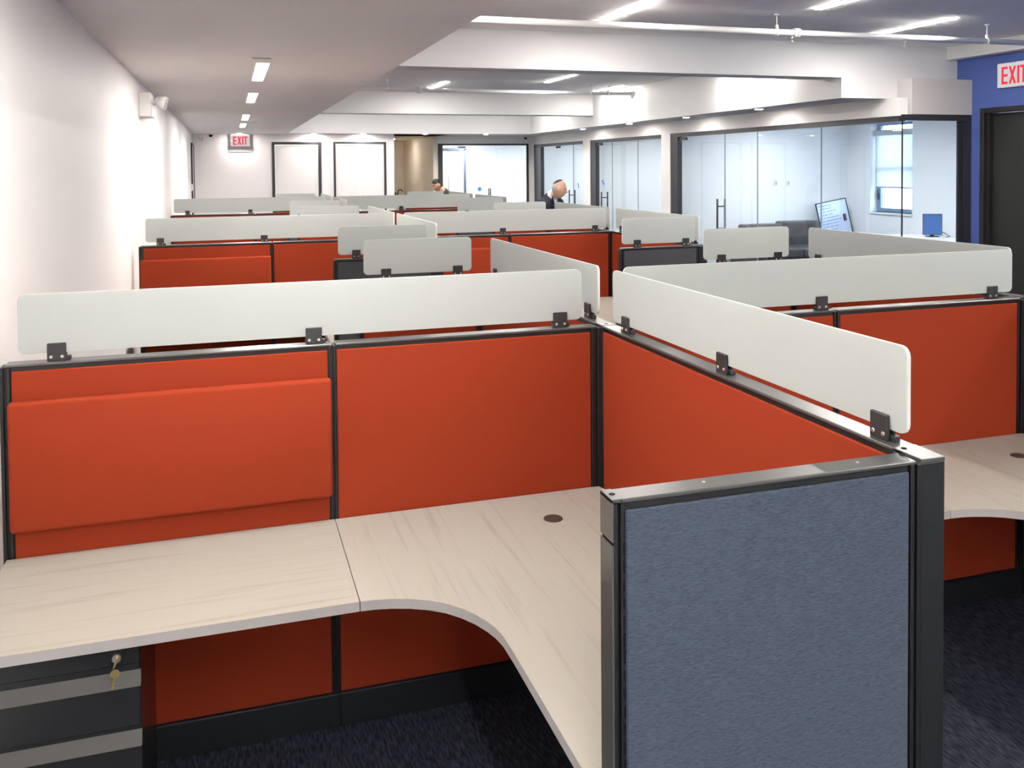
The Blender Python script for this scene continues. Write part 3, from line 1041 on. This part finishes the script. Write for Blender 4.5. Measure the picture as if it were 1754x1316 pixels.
emergency('white twin head emergency light high on the left wall, nearer one', (XL, 8.60, 2.53))
emergency('white twin head emergency light at the far left corner', (XL, 20.30, 2.60))
for x, y, z, lb in ((-.36, 20.55, 2.73, 'tiny dark security camera by the far left corner'), (7.28, 21.80, 2.73, 'tiny white security camera in the far right corner')):
    t_ = thing('security_camera', lb, 'camera', (x, y, z))
    bm = bmesh.new()
    cyl(bm, (0, 0, -.03), (0, 0, 0), .05, seg=18)
    obj('mount', bm, M['white'], t_)
    bm = bmesh.new()
    ball(bm, (0, 0, -.04), .04)
    obj('lens_dome', bm, M['dark'], t_)
for x, lb in ((9.80, 'left one of two'), (10.07, 'right one of two')):
    t_ = thing('wall_plate', f'white wall plate on the office partition, {lb}', 'outlet', (x, 14.52, 1.60), 0, 'wall plates on the office partition')
    obj('cover', B(-.045, .045, -.012, 0, -.06, .06, .003), M['white'], t_)
    obj('rocker', B(-.016, .016, -.017, -.012, -.034, .034, .002), M['plate'], t_)
t_ = thing('light_switch', 'white switch box by the dark door at the far left', 'switch', (XL, 19.50, 1.58))
obj('cover', B(0, .03, -.05, .05, -.07, .07, .003), M['white'], t_)
obj('rocker', B(.03, .036, -.016, .016, -.034, .034, .002), M['white'], t_)

# blue tape marks on the glass doors


def tape(label, loc, rz, star):
    bm = bmesh.new()
    for k, (a, ln) in enumerate(star):
        bb = B(-ln / 2, ln / 2, -.0012 - k * .0004, -k * .0004, -.016, .016)
        bmesh.ops.rotate(bb, verts=bb.verts, cent=(0, 0, 0), matrix=Matrix.Rotation(math.radians(a), 3, 'Y'))
        me = bpy.data.meshes.new('tmp')
        bb.to_mesh(me)
        bb.free()
        bm.from_mesh(me)
        bpy.data.meshes.remove(me)
    o = obj('tape_mark', bm, M['tape'], None, loc, rz)
    return tag(o, label, 'tape')


tape('blue star of tape on the far glass front', (6.10, 22.012, 1.385), 0, ((20, .13), (80, .13), (-40, .12)))
tape('blue tape dab on the middle glass door', (XG - .008, 17.54, 1.60), -PI / 2, ((30, .16), (80, .12)))
tape('pale blue tape dab on the glass door behind the man', (XG - .008, 18.97, 1.51), -PI / 2, ((60, .13), (110, .08)))

# ------------------------------------------------------------------ wide office furniture
t = thing('leather_sofa', 'grey leather sofa against the partition in the wide office', 'sofa', (9.64, 13.93, 0))
obj('base', B(-.86, .86, -.50, .52, .10, .30, .02, 2), M['leather'], t)
for k in range(2):
    obj('seat_cushion', B(-.72 + k * .725, -.01 + k * .725, -.52, .22, .30, .47, .04, 3), M['leather'], t)
for k, h in ((0, .86), (1, .90)):
    obj('back_cushion', B(-.73 + k * .79, .06 + k * .79, .20, .50, .36, h, .05, 3), M['leather'], t)
obj('armrest', B(-.86, -.72, -.50, .52, .28, .62, .04, 3), M['leather'], t)
obj('armrest', B(.72, .86, -.50, .52, .28, .62, .04, 3), M['leather'], t)
for sx in (-1, 1):
    for sy in (-1, 1):
        obj('leg', B(sx * .78 - .03, sx * .78 + .03, sy * .42 - .03 + .02, sy * .42 + .03 + .02, 0, .10), M['frame'], t)

t = thing('whiteboard', 'small tilted whiteboard with handwriting leaning on the sofa end', 'whiteboard', (11.05, 14.13, .0))
bw, bh = .68, 1.22
rot = Matrix.Rotation(math.radians(-9), 3, 'Y')


def wb_part(name, bm, m):
    bmesh.ops.translate(bm, verts=bm.verts, vec=(0, 0, .06))
    bmesh.ops.rotate(bm, verts=bm.verts, cent=(0, 0, 0), matrix=rot)
    bmesh.ops.rotate(bm, verts=bm.verts, cent=(0, 0, 0), matrix=Matrix.Rotation(math.radians(-8), 3, 'X'))
    return obj(name, bm, m, t)


wb_part('board', B(-bw / 2, bw / 2, -.006, .006, 0, bh), M['board'])
bm = bmesh.new()
for a in ((-bw / 2 - .008, -bw / 2 + .010, 0, bh), (bw / 2 - .010, bw / 2 + .008, 0, bh), (-bw / 2, bw / 2, -.006, .012), (-bw / 2, bw / 2, bh - .012, bh + .006)):
    box(bm, a[0], a[1], -.012, .010, a[2], a[3])
wb_part('frame', bm, M['frame'])
bm = bmesh.new()
rr = random.Random(3)
for row in range(17):
    z = bh - .075 - row * .058
    x = -bw / 2 + .05
    end = x + rr.uniform(.25, .42)
    while x < end:
        l = rr.uniform(.02, .06)
        h = rr.uniform(.006, .02)
        quad(bm, [(x, z), (x + l, z + h * .3), (x + l, z + h * .3 + .010), (x, z + .010)], -.0075, -.006)
        if rr.random() < .6:
            quad(bm, [(x + l * .4, z - h), (x + l * .4 + .005, z - h), (x + l * .6 + .005, z + h), (x + l * .6, z + h)], -.0075, -.006)
        x += l + rr.uniform(.006, .02)
bmesh.ops.translate(bm, verts=bm.verts, vec=(0, 0, 0))
wb_part('handwriting', bm, M['ink'])
wb_part('eraser', B(.20, .255, -.03, -.006, .80, .93, .004), M['brown'])

t = thing('office_desk', 'white office desk below the window wall', 'desk', (11.05, 11.95, 0))
obj('top', B(-.32, .32, -.75, .75, .70, .73, .004), M['white'], t)
for sx in (-1, 1):
    for sy in (-1, 1):
        obj('leg', B(sx * .28 - .02, sx * .28 + .02, sy * .70 - .02, sy * .70 + .02, 0, .70), M['white'], t)
t = thing('monitor', 'blue computer monitor standing on the white office desk', 'monitor', (11.12, 12.02, .73), math.radians(-30))
bm = B(-.15, .15, -.012, .014, .03, .38, .004)
obj('casing', bm, M['frame'], t)
obj('screen', B(-.144, .144, -.0145, -.012, .037, .373), M['screen'], t)
bm = B(-.10, .10, -.07, .09, 0, .012, .004)
box(bm, -.03, .03, .014, .04, .012, .20)
obj('stand', bm, M['frame'], t)
bm = bmesh.new()
pp = [(.02, .05, .14), (.12, .10, .10), (.22, .06, .05), (.26, -.04, .01), (.18, -.12, .006)]
for a, b in zip(pp, pp[1:]):
    cyl(bm, a, b, .005, seg=6)
obj('cable', bm, M['dark'], t)

# kitchenette in the beige recess
t = thing('sink_counter', 'kitchenette counter at the end of the beige recess', 'counter', (4.29, 25.66, 0))
obj('cabinet_body', B(-.58, .58, -.28, .28, .08, .88), M['white'], t)
for k in range(3):
    dr = obj('door', B(-.575 + k * .385, -.205 + k * .385, -.30, -.28, .10, .87, .003), M['white'], t)
    obj('knob', B(-.24 + k * .385, -.225 + k * .385, -.315, -.30, .70, .80), M['steel'], dr)
obj('worktop', B(-.60, .58, -.32, .30, .88, .92, .004), M['plate'], t)
obj('toe_kick', B(-.56, .56, -.22, .26, 0, .08), M['frame'], t)
t = thing('faucet', 'black gooseneck faucet in the beige recess', 'faucet', (4.68, 25.80, .92))
bm = bmesh.new()
pr_ = [(0, 0, 0), (0, 0, .32)] + [(.07 - .07 * math.cos(a), 0, .32 + .07 * math.sin(a)) for a in (.5, 1.0, 1.57, 2.1, 2.6, 3.0)]
for a, b in zip(pr_, pr_[1:]):
    cyl(bm, a, b, .014, seg=10)
cyl(bm, (0, 0, 0), (0, 0, .03), .03, seg=14)
obj('spout', bm, M['frame'], t)
bm = bmesh.new()
cyl(bm, (0, -.03, .06), (.0, -.09, .09), .008, seg=8)
obj('lever', bm, M['frame'], t)
t = thing('coffee_maker', 'small black coffee maker at the left of the beige recess', 'appliance', (4.48, 25.62, .92))
obj('body', B(-.10, .10, -.02, .12, 0, .30, .01), M['frame'], t)
obj('brew_head', B(-.10, .10, -.14, -.02, .20, .32, .01), M['frame'], t)
obj('drip_tray', B(-.10, .10, -.14, -.02, 0, .03, .004), M['steel'], t)

# ------------------------------------------------------------------ outdoors beyond the window
struct('ground', B(11.9, 40, 0, 30, -.5, -.3), M['ground'], 'pavement outside the office window', 'ground')
t = thing('street_tree', 'leafy street tree outside the office window', 'tree', (15.4, 14.9, -.3))
bm = bmesh.new()
cyl(bm, (0, 0, 0), (0, 0, 2.0), .12, .08, 10)
cyl(bm, (0, 0, 1.6), (.5, .3, 2.6), .06, .03, 8)
cyl(bm, (0, 0, 1.6), (-.5, -.3, 2.7), .06, .03, 8)
obj('trunk', bm, M['bark'], t)
vv, ff = [], []
rr = random.Random(11)
for k in range(900):
    u = Vector((rr.gauss(0, 1), rr.gauss(0, 1), rr.gauss(0, 1))).normalized() * (rr.random() ** .4)
    c = Vector((u.x * 1.2, u.y * 1.2, 2.2 + u.z * 1.3))
    a = Vector((rr.uniform(-1, 1), rr.uniform(-1, 1), rr.uniform(-1, 1))).normalized() * .10
    b = a.cross(Vector((rr.uniform(-1, 1), rr.uniform(-1, 1), rr.uniform(-1, 1)))).normalized() * .05
    n0 = len(vv)
    vv += [c - a, c + b, c + a, c - b]
    ff.append((n0, n0 + 1, n0 + 2, n0 + 3))
me = bpy.data.meshes.new('foliage')
me.from_pydata(vv, [], ff)
me.materials.append(M['leafgreen'])
o = bpy.data.objects.new('foliage', me)
COL.objects.link(o)
o.parent = t
o['kind'] = 'stuff'


# ------------------------------------------------------------------ people
def grow(verts, edges, radii, name):
    me = bpy.data.meshes.new(name)
    me.from_pydata(verts, edges, [])
    o_ = bpy.data.objects.new(name, me)
    COL.objects.link(o_)
    md = o_.modifiers.new('skin', 'SKIN')
    sv = me.skin_vertices[0].data
    for k, r in enumerate(radii):
        sv[k].radius = r if isinstance(r, tuple) else (r, r)
        sv[k].use_root = (k == 0)
    s = o_.modifiers.new('sub', 'SUBSURF')
    s.levels = s.render_levels = 2
    dg = bpy.context.evaluated_depsgraph_get()
    out_ = bpy.data.meshes.new_from_object(o_.evaluated_get(dg))
    bpy.data.objects.remove(o_)
    return out_


def head_bm(turn, nod, c, hs=1.0, ears=True):
    """head about 0.235 tall facing local -y before turning; c = head centre"""
    bm = bmesh.new()
    bmesh.ops.create_uvsphere(bm, u_segments=32, v_segments=24, radius=1.0)
    for v in bm.verts:
        x, y, z = v.co
        if z < 0:
            k = 1 - .34 * (-z) ** 1.3
            x *= k
            y *= 1 - .18 * (-z) ** 1.5
            y -= .12 * (-z)
        if y < 0:
            y *= .92
            g = math.exp(-(x / .16) ** 2)
            y -= .27 * g * math.exp(-((z + .16) / .17) ** 2)
            y -= .10 * g * math.exp(-((z - .02) / .14) ** 2)
            y -= .07 * math.exp(-(x / .30) ** 2) * math.exp(-((z + .55) / .10) ** 2)
            y -= .09 * math.exp(-(x / .30) ** 2) * math.exp(-((z + .88) / .14) ** 2)
            for s in (-1, 1):
                e = math.exp(-((x - s * .36) / .17) ** 2 - ((z - .06) / .10) ** 2)
                y += .13 * e
            y -= .05 * math.exp(-((z - .22) / .08) ** 2) * math.exp(-(x / .55) ** 2)
        v.co = Vector((x * .077, y * .098, z * .118))
    for s in (-1, 1) if ears else ():
        ball(bm, (s * .078, .012, -.002), .030, .35, .75, 1.1, 12, 8)
    R_ = Matrix.Rotation(turn, 4, 'Z') @ Matrix.Rotation(nod, 4, 'X') @ Matrix.Diagonal((hs, hs, hs, 1))
    bmesh.ops.transform(bm, matrix=Matrix.Translation(c) @ R_, verts=bm.verts)
    return bm, Matrix.Translation(c) @ R_


def person(label, loc, rz, height, turn, nod, lean, hair, style, tops, legs, arms, drop, hs):
    t_ = thing('person', label, 'person', loc, rz)
    s = height / 1.76
    ls = math.sin(lean)
    V, E, Rr = [], [], []

    def add(p, r, par=None):
        V.append(tuple(c * s for c in p))
        Rr.append(tuple(q * s for q in r) if isinstance(r, tuple) else r * s)
        if par is not None:
            E.append((par, len(V) - 1))
        return len(V) - 1
    pel = add((0, 0, .95), (.155, .115))
    wai = add((0, -.03 * ls * 4, 1.10), (.140, .105), pel)
    che = add((0, -.08 * ls * 4, 1.30), (.165, .120), wai)
    nkb = add((0, -.12 * ls * 4, 1.46), (.075, .065), che)
    nck = add((0, -.15 * ls * 4 - .05, 1.53 - drop * .55), .054, nkb)
    hd = add((0, -.19 * ls * 4 - .09, 1.60 - drop), .055, nck)
    hands = []
    for sd in (-1, 1):
        hp = add((sd * .095, .0, .90), .092, pel)
        kn = add((sd * .11, -.02, .50), .060, hp)
        an = add((sd * .11, .02, .09), .042, kn)
        he = add((sd * .115, .0, .045), .042, an)
        add((sd * .135, -.15, .035), (.042, .030), he)
        sh = add((sd * .185, -.11 * ls * 4, 1.40), .060, che)
        el = add((sd * arms[0], arms[1] - .10 * ls * 4, 1.12), .044, sh)
        wr = add((sd * arms[2], arms[3] - .10 * ls * 4, arms[4]), .029, el)
        d = Vector(V[wr]) - Vector(V[el])
        d.normalize()
        pm = add(tuple((Vector(V[wr]) / s + d * .055)), (.036, .020), wr)
        hands.append((sd, V[wr], V[pm], d))
        side = d.cross(Vector((0, 0, 1)))
        if side.length < .2:
            side = Vector((0, 1, 0))
        side.normalize()
        dn = d.cross(side).normalized()
        for fi, (off, ln) in enumerate(((-.027, .062), (-.009, .074), (.009, .070), (.026, .054))):
            b0 = Vector(V[pm]) / s + side * off + d * .030
            f0 = add(tuple(b0), .0095, pm)
            f1 = add(tuple(b0 + d * ln * .5 + dn * .006), .0085, f0)
            add(tuple(b0 + d * ln * .85 + dn * .022), .0072, f1)
        b0 = Vector(V[wr]) / s + d * .03 - side * .034
        f0 = add(tuple(b0), .0105, pm)
        add(tuple(b0 + d * .045 - side * .014), .0085, f0)
    body = grow(V, E, Rr, 'body')
    hc = Vector((0, -.215 * ls * 4 - .10, 1.645 - drop)) * s
    hb, hm = head_bm(turn, nod, hc, hs)
    hme = bpy.data.meshes.new('h')
    hb.to_mesh(hme)
    hb.free()
    bm = bmesh.new()
    bm.from_mesh(body)
    bm.from_mesh(hme)
    me0 = bpy.data.meshes.new('raw')
    bm.to_mesh(me0)
    bm.free()
    o_ = bpy.data.objects.new('raw', me0)
    COL.objects.link(o_)
    rm = o_.modifiers.new('r', 'REMESH')
    rm.mode = 'VOXEL'
    rm.voxel_size = .0075
    rm.use_smooth_shade = True
    dg = bpy.context.evaluated_depsgraph_get()
    me = bpy.data.meshes.new_from_object(o_.evaluated_get(dg))
    bpy.data.objects.remove(o_)
    me.name = 'body'
    me.materials.clear()
    for m_ in (M['skin'], tops[0], legs, M['shoe'], tops[1]):
        me.materials.append(m_)
    hmi = hm.inverted()
    wrz = {sd: w for sd, w, p, d in hands}
    for p in me.polygons:
        c = p.center
        z = c.z / s
        q = hmi @ c
        mi = 0
        in_head = (q.x / .092) ** 2 + (q.y / .118) ** 2 + (q.z / .132) ** 2 < 1
        hand = any(sd * c.x > 0 and (c - Vector(w)).dot(d) > -.01 and (c - Vector(w)).length < .24 for sd, w, pp_, d in hands)
        if z < .075:
            mi = 3
        elif in_head or hand:
            mi = 0
        elif z < .96 and abs(c.x) < .20 * s:
            mi = 2
        elif z < 1.54:
            mi = 1
            neck = Vector(V[nck]) - Vector(V[nkb])
            rel = c - Vector(V[nkb])
            along = rel.dot(neck.normalized())
            if along > .02 and (rel - neck.normalized() * along).length < .072:
                mi = 4 if style == 'suit' else 0
            if style == 'tee' and abs(c.x) > .215 * s and z < 1.27:
                mi = 0
            if style == 'suit' and c.y < -.12 * ls * 4 * s - .02 and z > 1.16 and abs(c.x) < (.010 + .15 * (z - 1.16)) * s and z < 1.47:
                mi = 4
        p.material_index = mi
    b_ = obj('body', me, None, t_)
    # hair, features
    hb2, _ = head_bm(0, 0, (0, 0, 0), 1.0, False)
    for v in hb2.verts:
        v.co *= 1.05 if style == 'tee' else 1.025
        v.co.z += .002

    def cut(b, co, no):
        bmesh.ops.bisect_plane(b, geom=b.verts[:] + b.edges[:] + b.faces[:], plane_co=co, plane_no=no, clear_inner=True)
    if style == 'tee':
        top = hb2.copy()
        cut(hb2, (0, .012, 0), (0, 1, 0))
        cut(hb2, (0, 0, -.055), (0, 0, 1))
        cut(top, (0, 0, .044), (0, 0, 1))
        cut(top, (0, -.070, .060), (0, .9, .44))
        tm = bpy.data.meshes.new('top')
        top.to_mesh(tm)
        top.free()
        hb2.from_mesh(tm)
        bpy.data.meshes.remove(tm)
    else:
        cut(hb2, (0, .020, 0), (0, 1, .18))
        cut(hb2, (0, 0, -.060), (0, 0, 1))
        cut(hb2, (0, .02, .035), (0, .25, -1))
    bmesh.ops.solidify(hb2, geom=hb2.faces[:], thickness=.006)
    bmesh.ops.transform(hb2, matrix=hm, verts=hb2.verts)
    for f in hb2.faces:
        f.smooth = True
    obj('hair', hb2, hair, t_)
    if style == 'suit':
        kb, _ = head_bm(0, 0, (0, 0, 0), 1.0, False)
        for v in kb.verts:
            v.co *= 1.045
        ax = Vector((0, .52, .85))
        bmesh.ops.bisect_plane(kb, geom=kb.verts[:] + kb.edges[:] + kb.faces[:], plane_co=(0, .52 * .098 * .80, .85 * .118 * .80),
                               plane_no=(0, .52 / .098, .85 / .118), clear_inner=True)
        bmesh.ops.solidify(kb, geom=kb.faces[:], thickness=.004)
        bmesh.ops.transform(kb, matrix=hm, verts=kb.verts)
        for f in kb.faces:
            f.smooth = True
        obj('skullcap', kb, M['suit'], t_)
        for sd in (-1, 1):
            lb_ = bmesh.new()
            yb = -.135 - .12 * ls * 4
            vs_ = [lb_.verts.new(Vector(c_) * s) for c_ in ((sd * .055, yb + .055, 1.47), (sd * .11, yb + .03, 1.38), (sd * .085, yb + .005, 1.33), (sd * .015, yb + .015, 1.16), (sd * .03, yb + .02, 1.30))]
            lb_.faces.new(vs_)
            bmesh.ops.solidify(lb_, geom=lb_.faces[:], thickness=.006)
            obj('lapel', lb_, M['suit'], t_)
        cb = bmesh.new()
        nd = (Vector(V[nck]) - Vector(V[nkb])).normalized()
        cyl(cb, Vector(V[nkb]) + nd * .015, Vector(V[nkb]) + nd * .060, .072, .062, 24, False)
        bmesh.ops.solidify(cb, geom=cb.faces[:], thickness=.004)
        obj('collar', cb, tops[1], t_)
    ref, _ = head_bm(0, 0, (0, 0, 0))
    pts_ = [v.co.copy() for v in ref.verts]
    ref.free()

    def face_y(x, z):
        return sorted(pts_, key=lambda p_: (p_.x - x) ** 2 + (p_.z - z) ** 2 + (0 if p_.y < 0 else 1))[0].y
    eb = bmesh.new()
    for sd in (-1, 1):
        ball(eb, hm @ Vector((sd * .028, face_y(sd * .028, .008) + .004, .008)), .0085, 1, 1, .7, 10, 8)
    obj('eyes', eb, M['eye'], t_)
    ym = face_y(0, -.064)
    q = B(-.022, .022, ym - .004, ym + .010, -.068, -.058, .003)
    bmesh.ops.transform(q, matrix=hm, verts=q.verts)
    obj('mouth', q, M['lips'], t_)
    wb_ = bmesh.new()
    for sd in (-1, 1):
        ye = face_y(sd * .030, .028)
        q = B(sd * .030 - .016, sd * .030 + .016, ye - .003, ye + .010, .026, .032, .002)
        me_ = bpy.data.meshes.new('q')
        q.to_mesh(me_)
        q.free()
        wb_.from_mesh(me_)
        bpy.data.meshes.remove(me_)
    bmesh.ops.transform(wb_, matrix=hm, verts=wb_.verts)
    obj('eyebrows', wb_, hair, t_)
    return t_


person('older man in navy suit jacket and black skullcap standing in the right aisle', (3.84, 10.66, 0), math.radians(30), 1.905,
       math.radians(36), .26, .10, M['greyhair'], 'suit', (M['suit'], M['shirt']), M['suit'], (.27, .02, .25, -.10, .86), .105, .98)
person('young man with short dark hair looking down in the far aisle', (3.74, 15.75, 0), math.radians(-70), 1.85,
       math.radians(-8), .42, .10, M['darkhair'], 'tee', (M['tee'], M['tee']), M['jeans'], (.26, -.02, .20, -.26, .98), .095, .96)
